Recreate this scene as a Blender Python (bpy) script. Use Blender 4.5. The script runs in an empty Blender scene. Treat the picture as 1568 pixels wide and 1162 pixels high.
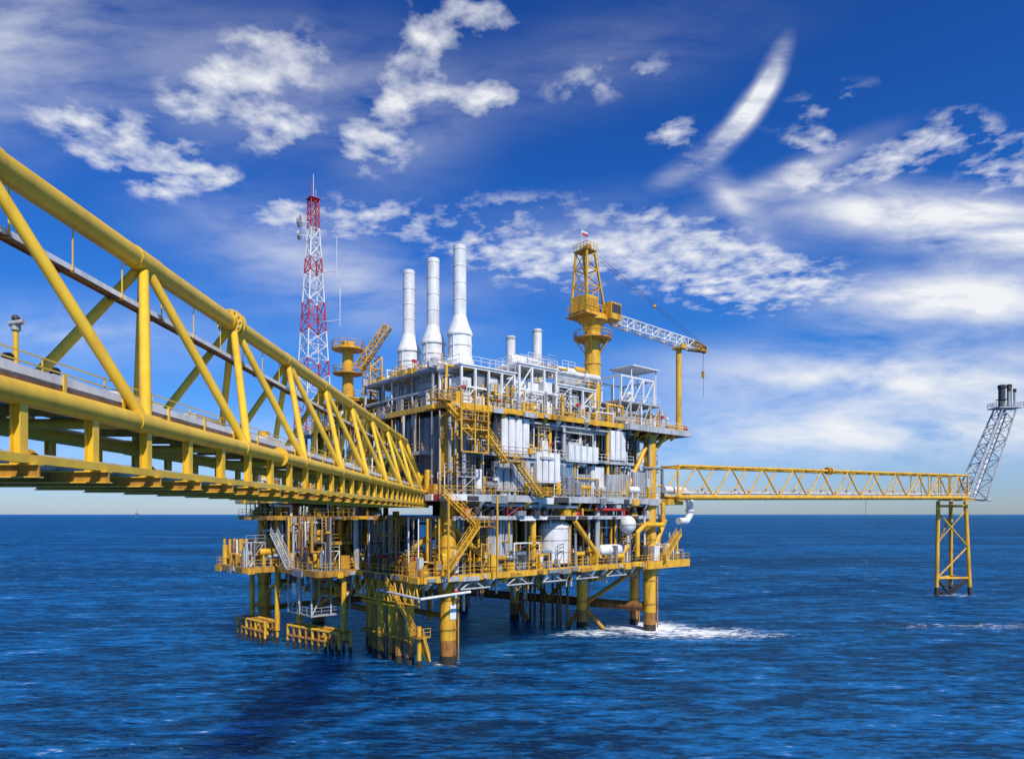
import bpy, math, random
from mathutils import Vector, Matrix
R = random.Random(7)
scene = bpy.context.scene
H = 20.0
# ------------------------------------------------------------ materials
def nmat(name):
    m = bpy.data.materials.new(name); m.use_nodes = True
    nt = m.node_tree; b = nt.nodes['Principled BSDF']
    return m, nt, b
def paint(name, col, rough=0.45, dirt=(0.12,0.07,0.03), amt=0.35, metal=0.0, scale=0.9):
    m, nt, b = nmat(name)
    N = nt.nodes; L = nt.links
    tc = N.new('ShaderNodeTexCoord')
    mp = N.new('ShaderNodeMapping'); mp.inputs['Scale'].default_value = (1,1,0.22)
    L.new(tc.outputs['Object'], mp.inputs[0])
    n1 = N.new('ShaderNodeTexNoise'); n1.inputs['Scale'].default_value = scale*1.6; n1.inputs['Detail'].default_value = 5; n1.inputs['Roughness'].default_value=0.7
    L.new(mp.outputs[0], n1.inputs['Vector'])
    r = N.new('ShaderNodeValToRGB'); r.color_ramp.elements[0].position=0.46; r.color_ramp.elements[1].position=0.70
    r.color_ramp.elements[0].color=(0,0,0,1); r.color_ramp.elements[1].color=(amt,amt,amt,1)
    L.new(n1.outputs[0], r.inputs[0])
    n2 = N.new('ShaderNodeTexNoise'); n2.inputs['Scale'].default_value = scale*0.35; n2.inputs['Detail'].default_value = 2
    L.new(tc.outputs['Object'], n2.inputs['Vector'])
    mx0 = N.new('ShaderNodeMix'); mx0.data_type='RGBA'
    mx0.inputs[6].default_value = (*[c*0.66 for c in col],1); mx0.inputs[7].default_value=(*[min(1,c*1.15) for c in col],1)
    L.new(n2.outputs[0], mx0.inputs[0])
    mx = N.new('ShaderNodeMix'); mx.data_type='RGBA'
    L.new(r.outputs[0], mx.inputs[0]); L.new(mx0.outputs[2], mx.inputs[6]); mx.inputs[7].default_value=(*dirt,1)
    L.new(mx.outputs[2], b.inputs['Base Color'])
    b.inputs['Roughness'].default_value = rough; b.inputs['Metallic'].default_value = metal
    return m
YEL = paint('yellow_paint', (0.82,0.45,0.025), 0.48, (0.22,0.09,0.02), 0.7)
YEB = paint('bridge_yellow_paint', (0.93,0.56,0.035), 0.38, (0.50,0.22,0.03), 0.45)
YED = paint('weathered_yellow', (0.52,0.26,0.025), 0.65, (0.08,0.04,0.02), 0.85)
WHT = paint('white_paint', (0.82,0.82,0.80), 0.48, (0.28,0.22,0.16), 0.4)
GRY = paint('light_grey_steel', (0.48,0.50,0.51), 0.5, (0.15,0.10,0.06), 0.7)
MGR = paint('mid_grey_cladding', (0.25,0.27,0.29), 0.5, (0.10,0.07,0.05), 0.6)
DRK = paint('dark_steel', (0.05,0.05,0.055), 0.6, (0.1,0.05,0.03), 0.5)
RED = paint('red_paint', (0.55,0.03,0.03), 0.45, (0.2,0.05,0.03), 0.3)
BLU = paint('blue_grey_paint', (0.20,0.28,0.36), 0.5)
BRN = paint('rusty_brace', (0.30,0.13,0.03), 0.7, (0.05,0.03,0.02), 0.9)
SPL = paint('splash_zone_rust', (0.44,0.19,0.03), 0.6, (0.05,0.03,0.02), 0.95, scale=1.6)
BLK = paint('marine_growth', (0.03,0.025,0.02), 0.8, (0.08,0.06,0.03), 0.6)
# ------------------------------------------------------------ mesh builder
class MB:
    def __init__(s): s.v=[]; s.f=[]; s.m=[]; s.sm=[]
    def box(s, x0,x1,y0,y1,z0,z1, mat):
        i=len(s.v)
        s.v += [(x0,y0,z0),(x1,y0,z0),(x1,y1,z0),(x0,y1,z0),(x0,y0,z1),(x1,y0,z1),(x1,y1,z1),(x0,y1,z1)]
        for q in ((0,3,2,1),(4,5,6,7),(0,1,5,4),(1,2,6,5),(2,3,7,6),(3,0,4,7)):
            s.f.append([i+k for k in q]); s.m.append(mat); s.sm.append(False)
    def cyl(s,p,q,r,mat,n=8,r2=None,caps=True):
        p=Vector(p); q=Vector(q); d=q-p
        if d.length<1e-5: return
        d.normalize(); r2 = r if r2 is None else r2
        a = Vector((0,0,1)) if abs(d.z)<0.9 else Vector((1,0,0))
        u=d.cross(a).normalized(); w=d.cross(u).normalized()
        i=len(s.v); off=math.pi/4 if n==4 else 0
        for k in range(n):
            t=2*math.pi*k/n+off; e=u*math.cos(t)+w*math.sin(t)
            s.v.append(tuple(p+e*r)); s.v.append(tuple(q+e*r2))
        for k in range(n):
            a0=i+2*k; b0=i+2*((k+1)%n)
            s.f.append([a0,a0+1,b0+1,b0]); s.m.append(mat); s.sm.append(n>5)
        if caps:
            j=len(s.v)
            for k in range(n): s.v.append(s.v[i+2*k]); 
            for k in range(n): s.v.append(s.v[i+2*k+1])
            s.f.append([j+k for k in range(n)]); s.m.append(mat); s.sm.append(False)
            s.f.append([j+n+k for k in reversed(range(n))]); s.m.append(mat); s.sm.append(False)
    def bar(s,p,q,w,mat): s.cyl(p,q,w*0.7,mat,4)
    def path(s,pts,r,mat,n=8):
        for a,b in zip(pts,pts[1:]): s.cyl(a,b,r,mat,n)
        for a in pts[1:-1]: s.ball(a,r*1.04,mat,n,4)
    def ball(s,c,r,mat,n=12,k=6,sz=1.0):
        prof=[(r*math.sin(math.pi*j/k), -r*sz*math.cos(math.pi*j/k)) for j in range(k+1)]
        prof[0]=(0.001*r,prof[0][1]); prof[-1]=(0.001*r,prof[-1][1])
        s.lathe(c,prof,mat,n,False)
    def lathe(s,c,prof,mat,n=24,split=True):
        def ring(r,z):
            for k in range(n):
                t=2*math.pi*k/n; s.v.append((c[0]+r*math.cos(t),c[1]+r*math.sin(t),c[2]+z))
        if not split:
            i=len(s.v)
            for (r,z) in prof: ring(r,z)
            for j in range(len(prof)-1):
                for k in range(n):
                    a=i+j*n+k; b=i+j*n+(k+1)%n
                    s.f.append([a,b,b+n,a+n]); s.m.append(mat); s.sm.append(True)
        else:
            for (pa,pb) in zip(prof,prof[1:]):
                i=len(s.v); ring(*pa); ring(*pb)
                for k in range(n):
                    a=i+k; b=i+(k+1)%n
                    s.f.append([a,b,b+n,a+n]); s.m.append(mat); s.sm.append(True)
    def vtank(s,c,r,h,mat,n=16):
        s.lathe(c,[(0.01,0),(r,0.001),(r,h),(r*0.9,h+r*0.22),(r*0.6,h+r*0.4),(0.01,h+r*0.48)],mat,n)
    def htank(s,p,q,r,mat,n=16):
        p=Vector(p);q=Vector(q);d=(q-p).normalized()
        s.cyl(p,q,r,mat,n,caps=False)
        s.cyl(q,q+d*r*0.3,r,mat,n,r2=r*0.8,caps=False); s.cyl(q+d*r*0.3,q+d*r*0.5,r*0.8,mat,n,r2=0.02)
        s.cyl(p,p-d*r*0.3,r,mat,n,r2=r*0.8,caps=False); s.cyl(p-d*r*0.3,p-d*r*0.5,r*0.8,mat,n,r2=0.02)
    def rail(s,p,q,mat,h=1.1,r=0.04,step=1.6):
        p=Vector(p);q=Vector(q);n=max(1,int(round((q-p).length/step)))
        for z in (h,h*0.55): s.cyl(p+Vector((0,0,z)),q+Vector((0,0,z)),r,mat,4,caps=False)
        for k in range(n+1):
            a=p.lerp(q,k/n); s.cyl(a,a+Vector((0,0,h)),r,mat,4,caps=False)
    def stair(s,p,q,w,mat,side=(0,1,0)):
        p=Vector(p);q=Vector(q);sd=Vector(side)*w
        for o in (Vector((0,0,0)),sd):
            s.bar(p+o,q+o,0.22,mat); s.rail(p+o,q+o,mat,1.1,0.045,1.2)
        n=int(abs(q.z-p.z)/0.3)
        for k in range(n+1):
            a=p.lerp(q,k/n); s.cyl(a,a+sd,0.08,mat,4)
    def lattice(s,p,q,w0,h0,w1,h1,n,rc,rb,mat,mat2=None,up=(0,0,1),alt=None):
        p=Vector(p);q=Vector(q);d=(q-p).normalized();upv=Vector(up)
        u=d.cross(upv).normalized(); w=u.cross(d).normalized()
        def c(k):
            t=k/n; b=p.lerp(q,t); ww=(w0+(w1-w0)*t)/2; hh=(h0+(h1-h0)*t)/2
            return [b+u*ww+w*hh,b-u*ww+w*hh,b-u*ww-w*hh,b+u*ww-w*hh]
        for k in range(n):
            A=c(k);B=c(k+1); m = alt[k%len(alt)] if alt else mat; m2=m if alt else (mat2 or mat)
            for j in range(4):
                s.cyl(A[j],B[j],rc,m,6)
                j2=(j+1)%4
                s.cyl(A[j],A[j2],rb,m2,5)
                if k%2: s.cyl(A[j],B[j2],rb,m2,5)
                else: s.cyl(A[j2],B[j],rb,m2,5)
                if alt: 
                    s.cyl(A[j2],B[j],rb,m2,5) if k%2 else s.cyl(A[j],B[j2],rb,m2,5)
        B=c(n)
        for j in range(4): s.cyl(B[j],B[(j+1)%4],rb,mat,5)
    def make(s,name,parent=None,mw=None):
        me=bpy.data.meshes.new(name); me.from_pydata(s.v,[],s.f)
        used=[]; 
        for m in s.m:
            if m not in used: used.append(m)
        for m in used: me.materials.append(m)
        idx={m.name:i for i,m in enumerate(used)}
        me.polygons.foreach_set('material_index',[idx[m.name] for m in s.m])
        me.polygons.foreach_set('use_smooth',s.sm)
        me.update()
        o=bpy.data.objects.new(name,me); scene.collection.objects.link(o)
        if parent: o.parent=parent
        elif mw is not None: o.matrix_world=mw
        return o
def empty(name,mw=None):
    e=bpy.data.objects.new(name,None); scene.collection.objects.link(e)
    if mw is not None: e.matrix_world=mw
    return e
ANG=math.atan2(0.66,0.75)
PM = Matrix.Translation((-8.6,91.7,0)) @ Matrix.Rotation(ANG,4,'Z')
ZC,ZM,ZU = 12.0,22.6,34.6
plat = empty('offshore_oil_platform',PM)

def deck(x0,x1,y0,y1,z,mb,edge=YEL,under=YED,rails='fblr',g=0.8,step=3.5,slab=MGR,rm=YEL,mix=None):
    mb.box(x0+.02,x1-.02,y0+.02,y1-.02,z-0.18,z,slab)
    w=0.16
    mb.box(x0,x1,y0-w,y0+w,z-g,z+0.06,edge); mb.box(x0,x1,y1-w,y1+w,z-g,z+0.06,edge)
    mb.box(x0-w,x0+w,y0+w,y1-w,z-g,z+0.055,edge); mb.box(x1-w,x1+w,y0+w,y1-w,z-g,z+0.055,edge)
    if mix:
        x=x0+.5
        while x<x1-1:
            l=R.uniform(.4,3.2); l=min(l,x1-.2-x)
            if R.random()<.6: mb.box(x,x+l,y0-w-R.uniform(.03,.35),y0-w-.003,z-g*R.uniform(.7,1.3),z-g*R.uniform(0,.35),R.choice(mix))
            x+=l+R.uniform(.1,1.2)
        y=y0+.5
        while y<y1-1:
            l=R.uniform(.4,3.2); l=min(l,y1-.2-y)
            if R.random()<.6: mb.box(x0-w-R.uniform(.03,.35),x0-w-.003,y,y+l,z-g*R.uniform(.7,1.3),z-g*R.uniform(0,.35),R.choice(mix))
            y+=l+R.uniform(.1,1.2)
    n=max(1,int((x1-x0)/step))
    for k in range(1,n):
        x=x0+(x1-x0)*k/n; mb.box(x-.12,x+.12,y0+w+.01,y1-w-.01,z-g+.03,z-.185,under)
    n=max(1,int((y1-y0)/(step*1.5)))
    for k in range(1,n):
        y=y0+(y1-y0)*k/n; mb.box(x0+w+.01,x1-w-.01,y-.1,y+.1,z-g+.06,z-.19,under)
    if 'f' in rails: mb.rail((x0,y0,z),(x1,y0,z),rm)
    if 'b' in rails: mb.rail((x0,y1,z),(x1,y1,z),rm)
    if 'l' in rails: mb.rail((x0,y0,z),(x0,y1,z),rm)
    if 'r' in rails: mb.rail((x1,y0,z),(x1,y1,z),rm)
# ---------------- decks
m=MB()
MX=[GRY,YEL,MGR,YED,GRY,DRK]
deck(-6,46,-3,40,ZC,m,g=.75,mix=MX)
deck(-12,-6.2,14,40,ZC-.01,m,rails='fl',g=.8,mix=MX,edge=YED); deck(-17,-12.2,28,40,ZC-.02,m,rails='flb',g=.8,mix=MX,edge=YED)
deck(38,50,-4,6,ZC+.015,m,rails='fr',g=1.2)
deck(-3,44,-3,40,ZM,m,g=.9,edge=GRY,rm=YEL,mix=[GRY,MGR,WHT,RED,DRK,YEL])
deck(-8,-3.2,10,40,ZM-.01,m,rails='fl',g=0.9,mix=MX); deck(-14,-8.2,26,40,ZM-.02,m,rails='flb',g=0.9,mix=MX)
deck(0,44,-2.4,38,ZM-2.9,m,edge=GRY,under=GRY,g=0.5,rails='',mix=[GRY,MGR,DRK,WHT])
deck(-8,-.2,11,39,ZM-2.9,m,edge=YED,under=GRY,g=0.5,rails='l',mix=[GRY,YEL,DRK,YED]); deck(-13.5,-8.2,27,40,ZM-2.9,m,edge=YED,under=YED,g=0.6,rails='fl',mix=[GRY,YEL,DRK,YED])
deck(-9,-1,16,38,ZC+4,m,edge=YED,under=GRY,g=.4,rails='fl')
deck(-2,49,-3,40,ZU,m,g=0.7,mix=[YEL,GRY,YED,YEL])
deck(33,50,-4.2,8,ZU+.02,m,g=0.9,edge=GRY,rails='fr',rm=WHT)
deck(4,36,-2.7,4,28.4,m,g=0.4,edge=GRY,rm=WHT,rails='f',mix=[GRY,WHT,MGR])
deck(-2.8,0,2,30,28.4,m,g=0.4,edge=GRY,rm=YEL,rails='l')
m.make('decks',plat)
m=MB()
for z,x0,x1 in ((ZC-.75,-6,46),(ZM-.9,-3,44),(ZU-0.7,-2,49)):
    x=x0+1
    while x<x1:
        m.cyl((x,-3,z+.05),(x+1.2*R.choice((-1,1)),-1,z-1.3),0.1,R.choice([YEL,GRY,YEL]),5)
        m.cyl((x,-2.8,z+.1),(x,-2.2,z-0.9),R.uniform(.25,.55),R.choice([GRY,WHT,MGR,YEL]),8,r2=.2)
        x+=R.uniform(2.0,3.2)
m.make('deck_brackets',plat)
# ---------------- jacket legs & bracing
m=MB()
LEGS=[(0,0,1.1),(41.5,-1.8,1.05),(44.5,4,.75),(35,8,.95),(32,22.6,.9),(31.6,38,.9),(0,20,1.0),(0,39,1.0),(-10.5,37,.9)]
for (x,y,r) in LEGS:
    m.cyl((x,y,3.2),(x,y,ZU-1),r,YEL,20)
    m.cyl((x,y,1.1),(x,y,3.2),r*1.005,SPL,20); m.cyl((x,y,-6),(x,y,1.1),r*1.02,BLK,20)
    for z in (4.5,8.5,15.5): m.cyl((x,y,z),(x,y,z+.25),r*1.07,YED,20)
    m.cyl((x,y,ZC-2.2),(x,y,ZC-1.0),r*1.25,YEL,20)
    m.cyl((x+r*.9,y-r*.9,.5),(x+r*.9,y-r*.9,ZC),.12,YED,6)
m.box(-.5,.5,-1.16,-1.1,6,8,WHT)
m.cyl((31.6,38,4),(41.5,-1.8,4),0.8,BRN,14)
m.cyl((0,0,6.2),(0,20,6.2),.35,YED,10); m.cyl((0,20,5),(0,39,5),.5,YED,10); m.cyl((0,39,4.4),(31.6,38,4.4),.6,BRN,10)
m.cyl((0,39,4.5),(-10.5,37,4.5),.45,YED,10)
for a,b in (((41.5,-1.8,12),(36,8,4.2)),((35,8,11.5),(33,15,4.2)),((32,22.6,11),(33.5,14,4.2)),((32,22.6,11),(31.7,32,4.2)),((0,20,11),(0,30,5)),((0,39,11),(0,30,5)),((35,8,4),(38,2,-3)),((32,22.6,4),(34,18,-3)),((35,8,4),(33,12,-3))):
    m.cyl(a,b,.38,YED,10)
for a,b in (((41.5,-1.8,19.4),(34,-1.5,13)),((41.5,-1.8,33),(35,-2,24)),((41.5,-1.8,30),(46,-2,34)),((0,0,19),(7,0,13)),((0,0,19),(-5,6,13)),((41.5,-2.2,13),(45,-2.5,19)),((35,8,19),(30,-2,13)),((0,20,13),(0,10,19.5)),((0,20,13),(0,30,19.5)),((28,-2.4,13),(22,-2.4,19)),((-5.5,15,12.5),(-5.5,22,19)),((-11,30,12.5),(-11,37,19)),((-5.5,29,19),(-5.5,22,12.5))):
    m.cyl(a,b,.4,YEL,12)
for x,y in ((14,-1.8),(28,-1.8),(20,6),(8,6),(14,14),(24,14),(6,26),(-5.5,15),(-5.5,22),(-11,30),(-16,30),(-16,39),(-5.5,30)):
    m.cyl((x,y,ZC),(x,y,ZM-1 if x>-14 else ZC+3),.42,R.choice([YEL,YEL,GRY]),12)
for x in (1,10,20,30): m.cyl((x,-2.2,ZM),(x,-2.2,ZU-.8),.3,R.choice([GRY,YEL]),10)
for y in (6,14,22,30,38): m.cyl((-1.5,y,ZM),(-1.5,y,ZU-.8),.3,R.choice([GRY,YEL]),10)
m.make('jacket_legs_and_bracing',plat)
# ---------------- conductors, risers, boat landing
m=MB()
for k,(x,y) in enumerate([(-4.2,2.8),(-4.6,4.8),(-4.4,7),(-4.8,9.2),(-4.4,11.2),(-2.4,5.6),(-2.3,8.4),(-2.6,10.6),(-4,13.5)]):
    r=.58 if k<5 else .45
    m.cyl((x,y,3.0),(x,y,ZC),r,YED if k%3==1 else YEL,14); m.cyl((x,y,1.0),(x,y,3.0),r*1.01,SPL,14); m.cyl((x,y,-5),(x,y,1.0),r*1.03,BLK,14)
m.cyl((-5,2,7.6),(-5,14,7.6),.3,YEL,10); m.cyl((-5,2,3.4),(-5,14,3.4),.25,YED,10)
def landing(a,b,z,n):
    a=Vector(a);b=Vector(b);pn=(b-a).to_2d().orthogonal().normalized()*2.0
    o=Vector((pn.x,pn.y,0))
    for off in (Vector((0,0,0)),o):
        for zz in (z,z+1.5): m.cyl(a+off+Vector((0,0,zz)),b+off+Vector((0,0,zz)),.22,YEL if zz>z else SPL,10)
        for k in range(n+1):
            c=a.lerp(b,k/n)+off; m.cyl(c+Vector((0,0,1.0)),c+Vector((0,0,z+1.5)),.22,SPL if k%2 else YEL,8); m.cyl(c+Vector((0,0,-4)),c+Vector((0,0,1.0)),.24,BLK,8)
    for k in range(n+1):
        c=a.lerp(b,k/n)+Vector((0,0,z+1.5)); m.cyl(c,c+o,.12,YED,6)
landing((-7.0,14,0),(-9.3,26,0),1.7,8)
landing((-11.5,29,0),(-12.4,38,0),1.9,6)
for x,y in ((-7.5,15),(-9.3,26),(-11.5,29),(-12.4,37)):
    m.cyl((x,y,2),(x,y,ZC-.9),.4,YEL,10)
m.cyl((-7.5,15,9.5),(-9.3,26,4),.22,YED,8); m.cyl((-11.5,29,9.5),(-12.4,37,4.5),.22,YED,8)
for k in range(44):
    x=R.uniform(-12,30); y=R.uniform(14,36) if x<0 else R.uniform(5,36)
    if x<-5: x=max(x,-11); y=max(y,22)
    z0=R.uniform(4.5,8); r=R.uniform(.12,.32)
    m.cyl((x,y,z0),(x,y,ZC-.5),r,R.choice([GRY,WHT,YEL,GRY,YED]),8)
for k in range(10):
    x=33+R.uniform(-.6,.6); y=9.5+k*1.4; m.cyl((x,y,-3),(x,y,ZC),.22,BRN,8)
m.box(-11,-5,18,26,5.2,5.35,GRY); m.rail((-11,18,5.35),(-11,26,5.35),GRY); m.rail((-11,18,5.35),(-5,18,5.35),GRY)
for x,y in ((-11,18),(-11,26),(-8,18),(-5,18),(-11,22)): m.cyl((x,y,5.2),(x,y,ZC-.9),.14,GRY,6)
m.cyl((-11,18,5.3),(-8,18,ZC-1),.1,GRY,6); m.cyl((-11,26,5.3),(-11,18,ZC-1),.1,GRY,6)
for y in (1.5,9):
    m.cyl((-6.2,y-4,ZC-3.6),(-6.2,y+5,ZC-3.6),.14,YEL,6)
    for k in range(6):
        a=y-4+1.7*k; m.cyl((-6.2,a,ZC-3.6),(-6.2,a+.85,ZC-1),.11,YEL,6); m.cyl((-6.2,a+1.7,ZC-3.6),(-6.2,a+.85,ZC-1),.11,YEL,6)
m.stair((-8.2,2.4,ZC-1),(-5.0,.2,4.3),1.0,YEL,(.5,.8,0))
m.box(-5.4,-3.4,-.8,.9,3.95,4.1,YED); m.rail((-5.4,-.8,4.1),(-3.4,-.8,4.1),YEL); m.cyl((-4.6,0,1),(-4.6,0,5.4),.3,YEL,8); m.cyl((-4.6,0,-3),(-4.6,0,1),.31,BLK,8); m.rail((-5.4,-.8,4.1),(-5.4,.9,4.1),YEL)
m.stair((-4.6,-.9,4.1),(-3.9,-1.4,1.0),.9,YEL)
m.cyl((-6.5,-3.2,9.4),(1.0,-3.6,9.8),.18,WHT,8); m.cyl((-6.5,-3.2,9.4),(-8.5,4,10.2),.18,GRY,8)
for x in (0,8,15,22,29): 
    m.cyl((x,-2.8,ZC-1.9),(x+5,-2.8,ZC-1.9),.13,GRY,6); m.cyl((x,-2.8,ZC-1.9),(x+2,-2.8,ZC-.8),.1,GRY,6); m.cyl((x+4,-2.8,ZC-1.9),(x+2,-2.8,ZC-.8),.1,GRY,6)
m.make('conductors_and_boat_landing',plat)
# ---------------- cladding / panels
def panel_f(m,x0,x1,z0,z1,y,mat,rib=0.75,d=0.5):
    m.box(x0,x1,y,y+d,z0,z1,mat)
    x=x0+rib/2
    while x<x1-.1:
        m.box(x-.09,x+.09,y-.13,y-.002,z0+.12,z1-.12,mat); x+=rib
def panel_l(m,y0,y1,z0,z1,x,mat,rib=0.75,d=0.5):
    m.box(x,x+d,y0,y1,z0,z1,mat)
    y=y0+rib/2
    while y<y1-.1:
        m.box(x-.13,x-.002,y-.09,y+.09,z0+.12,z1-.12,mat); y+=rib
m=MB()
panel_f(m,-1,7.4,ZM,33.4,0.6,MGR,1.3); panel_l(m,0.8,13,ZM,33.2,-1,MGR,1.5); 
panel_f(m,7.6,43,ZM,28,1.6,GRY,1.0); panel_f(m,8,36,28.6,33.5,2.6,MGR,1.0)
panel_l(m,14,30,ZM,32,1.2,MGR,1.2); panel_l(m,31,39,ZM,31,0.5,GRY,1.2)
def bank(x0,n,w,z0,z1,y,mat=WHT,gap=.22):
    for k in range(n):
        a=x0+k*w; m.box(a,a+w-gap,y,y+1.3,z0,z1,mat); m.box(a+.15,a+w-gap-.15,y-.06,y-.001,z0+.25,z1-.25,mat)
        m.cyl((a+w/2-gap/2,y+.6,z1),(a+w/2-gap/2,y+.6,z1+.5),.18,GRY,8)
bank(7.3,4,1.35,28.6,33.6,-2.6); bank(20,5,1.35,27.9,30.4,-3.3); bank(30,3,1.3,28.7,33.4,-2.9)
bank(13.7,4,1.25,24.6,28.9,-2.9,WHT); bank(6.5,5,1.3,23.2,27.4,-2.5,GRY)
x=19.2
while x<42:
    w=R.uniform(1.6,3.2); h=R.uniform(3,5); c=R.choice([GRY,WHT,WHT,BLU,GRY]); y=-2.6+R.uniform(-.2,.4)
    panel_f(m,x,x+w,ZM+.1,ZM+h,y,c,.5,1.8); x+=w+R.uniform(.1,.5)
panel_f(m,6.5,11,ZC,19.3,-.6,GRY,.6,3); panel_f(m,3,6,ZC+.1,17.5,3,WHT,.8,2)
m.box(12,46,12,12.5,ZC,19.4,DRK); m.box(3,3.5,12.6,38,ZC,19.4,DRK); m.box(-10,3,36,36.4,ZC,19.4,DRK); m.box(-3,3,24,24.3,ZC,ZM-3,DRK); m.box(4,42,9,9.4,ZM-2.9,ZM-.9,DRK)  # added dark sheets: paint the shaded deck interior and close off the sky
panel_l(m,13,20,ZC,19,-2.5,GRY,.7); panel_l(m,27,33,ZC,18,-7,MGR,.7); panel_l(m,21,26,ZC+4,19,-5,GRY,.9)
for x in (10.8,13.4,16): 
    m.box(x,x+1.8,-1.8,0,ZC+.1,ZC+2.6,BLU); m.box(x+.2,x+1.6,-1.9,-1.81,ZC+1.2,ZC+2.2,DRK)
m.vtank((20.5,.4,ZC+.6),2.5,5.4,WHT,28); m.vtank((25.5,4,ZC+.6),1.4,5.4,GRY,20); m.vtank((13,4,ZC+.2),1.7,5.2,DRK,20)
for zz in (1.6,3.4,5.2): m.cyl((20.5,.4,ZC+.6+zz),(20.5,.4,ZC+.7+zz),2.56,GRY,28)
for k in range(14): m.bar((21.0,-2.2,ZC+1+.36*k),(21.5,-2.2,ZC+1+.36*k),.05,YEL)
for xx in (21.0,21.5): m.bar((xx,-2.2,ZC),(xx,-2.2,ZC+6.4),.07,YEL)
for k in range(6):
    t=k*math.pi/3; m.cyl((20.5+2.1*math.cos(t),.4+2.1*math.sin(t),ZC),(20.5+2.1*math.cos(t),.4+2.1*math.sin(t),ZC+.7),.15,GRY,6)
m.ball((33.5,-3.5,18.3),1.35,WHT,20,12,1.1); m.cyl((33.5,-3.5,15.4),(33.5,-3.5,17.2),.3,GRY,8); m.cyl((33.5,-3.5,18.2),(33.5,-3.5,18.4),1.4,GRY,20)
m.htank((29,-1.5,14.2),(34,-1.5,14.2),.9,WHT); m.htank((-9,24,14.6),(-9,30,14.6),1.1,GRY)
def openmod(x0,x1,y0,y1,z0,z1,mat,nx,nz,fill=0.5,roof=True):
    dx=(x1-x0)/nx; dz=(z1-z0)/nz
    for i in range(nx+1):
        for y in (y0,y1): m.bar((x0+i*dx,y,z0),(x0+i*dx,y,z1),.3,mat)
    for k in range(nz+1):
        for y in (y0,y1): m.bar((x0,y,z0+k*dz),(x1,y,z0+k*dz),.28,mat)
        for x in (x0,x1): m.bar((x,y0,z0+k*dz),(x,y1,z0+k*dz),.28,mat)
    for i in range(nx):
        for k in range(nz):
            a=x0+i*dx; b=z0+k*dz
            if R.random()<.6: m.cyl((a,y0,b),(a+dx,y0,b+dz),.1,mat,6)
            if R.random()<fill: m.box(a+.25,a+dx-.25,y0+.6,y0+3,b+.2,b+dz*R.uniform(.5,.9),R.choice([WHT,GRY,WHT,MGR]))
    if roof: m.box(x0-.3,x1+.3,y0-.3,y1+.3,z1+.15,z1+.35,mat); m.rail((x0,y0-.3,z1+.35),(x1,y0-.3,z1+.35),mat); m.rail((x0-.3,y0,z1+.35),(x0-.3,y1,z1+.35),mat)
openmod(1.5,11,-1,4,ZU,40,WHT,4,2,.3); openmod(11.5,19,-1.5,5,ZU,41.5,WHT,3,2,.8); openmod(19.6,28,-1.2,6,ZU,39.5,WHT,3,2,.9)
openmod(1,9,5,24,ZU,40.4,GRY,3,2,.4)
m.box(11.8,18.6,0,5,ZU,39.8,WHT); m.box(20,27.6,0.3,6,ZU,38.4,WHT)
for y in (5.6,12.4,19.2):
    m.box(4.2,8.2,y-2.3,y+2.3,38,41.4,WHT); 
    for zz in (38.8,39.8,40.8): m.box(4.1,4.199,y-2.2,y+2.2,zz,zz+.15,GRY)
m.htank((22,1.2,42),(27.5,1.2,42),1.25,WHT,20); m.box(22.6,23,.4,2,39.5,41,GRY); m.box(26.4,26.8,.4,2,39.5,41,GRY)
m.htank((13,2,43),(17.5,2,43),.9,WHT,16); m.box(13.5,17,1.5,2.5,41.8,42.3,GRY)
for (x,y,r,h) in ((20,10,.75,14.6),(26,10,.8,16.8)):
    m.cyl((x,y,ZU),(x,y,ZU+h),r,WHT,20); m.cyl((x,y,ZU+h-.5),(x,y,ZU+h-.2),r*1.1,GRY,20); m.cyl((x,y,ZU),(x,y,ZU+h-6),r*1.7,WHT,20)
openmod(34.5,45.5,-1,7,ZU,39,GRY,4,1,.3,False); openmod(36,45,0,7,39,43.5,WHT,3,1,.1,False)
m.box(38.5,46,-.6,5,45.4,45.6,WHT); m.box(35,45.6,-1,7,39.1,39.2,GRY); m.rail((34.5,-1,39.2),(45.5,-1,39.2),WHT)
for x in (38.8,45.6): m.cyl((x,0,39),(x,0,45.4),.12,WHT,6); m.cyl((x,4,39),(x,4,45.4),.12,WHT,6)
m.vtank((37,2,ZU),1.2,3,WHT); m.vtank((40.5,1,ZU),.9,2.4,GRY); m.vtank((42,3,39.2),.8,2.2,WHT)
m.box(2,9,26,38,ZU,39,GRY); openmod(-1,6,25,39,ZU,38.5,YEL,3,1,.4)
m.make('modules_and_tanks',plat)
# ---------------- stairs
m=MB()
def landing_box(x0,x1,y0,y1,z,mat=YEL):
    m.box(x0,x1,y0,y1,z-.12,z,YED); m.rail((x0,y0,z),(x1,y0,z),mat,1.1,.05,1); m.rail((x0,y0,z),(x0,y1,z),mat,1.1,.05,1); m.rail((x1,y0,z),(x1,y1,z),mat,1.1,.05,1)
    for x in (x0,x1): m.bar((x,y0,z-.2),(x,y1,z-.2),.2,mat)
landing_box(-5.5,-3,-5,-3.3,34.4); m.stair((-4,-4.6,34.4),(.5,-4.6,30.8),1.0,YEL); landing_box(.5,3,-4.9,-3.2,30.8)
m.stair((3,-4.6,30.8),(6.5,-4.6,27.2),1.0,YEL); landing_box(6.5,9,-4.9,-3.2,27.2); m.stair((8.6,-4.6,27.2),(13,-4.6,22.8),1.0,YEL); landing_box(13,15,-4.9,-3.2,22.7)
landing_box(-1.8,3,-5.2,-3.3,32.2)
for x in (-1.6,2.8,.6): m.bar((x,-5.1,28),(x,-5.1,36),.18,YEL)
for z in (28,31,33.5): m.bar((-1.6,-5.1,z),(2.8,-5.1,z),.16,YEL)
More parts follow.
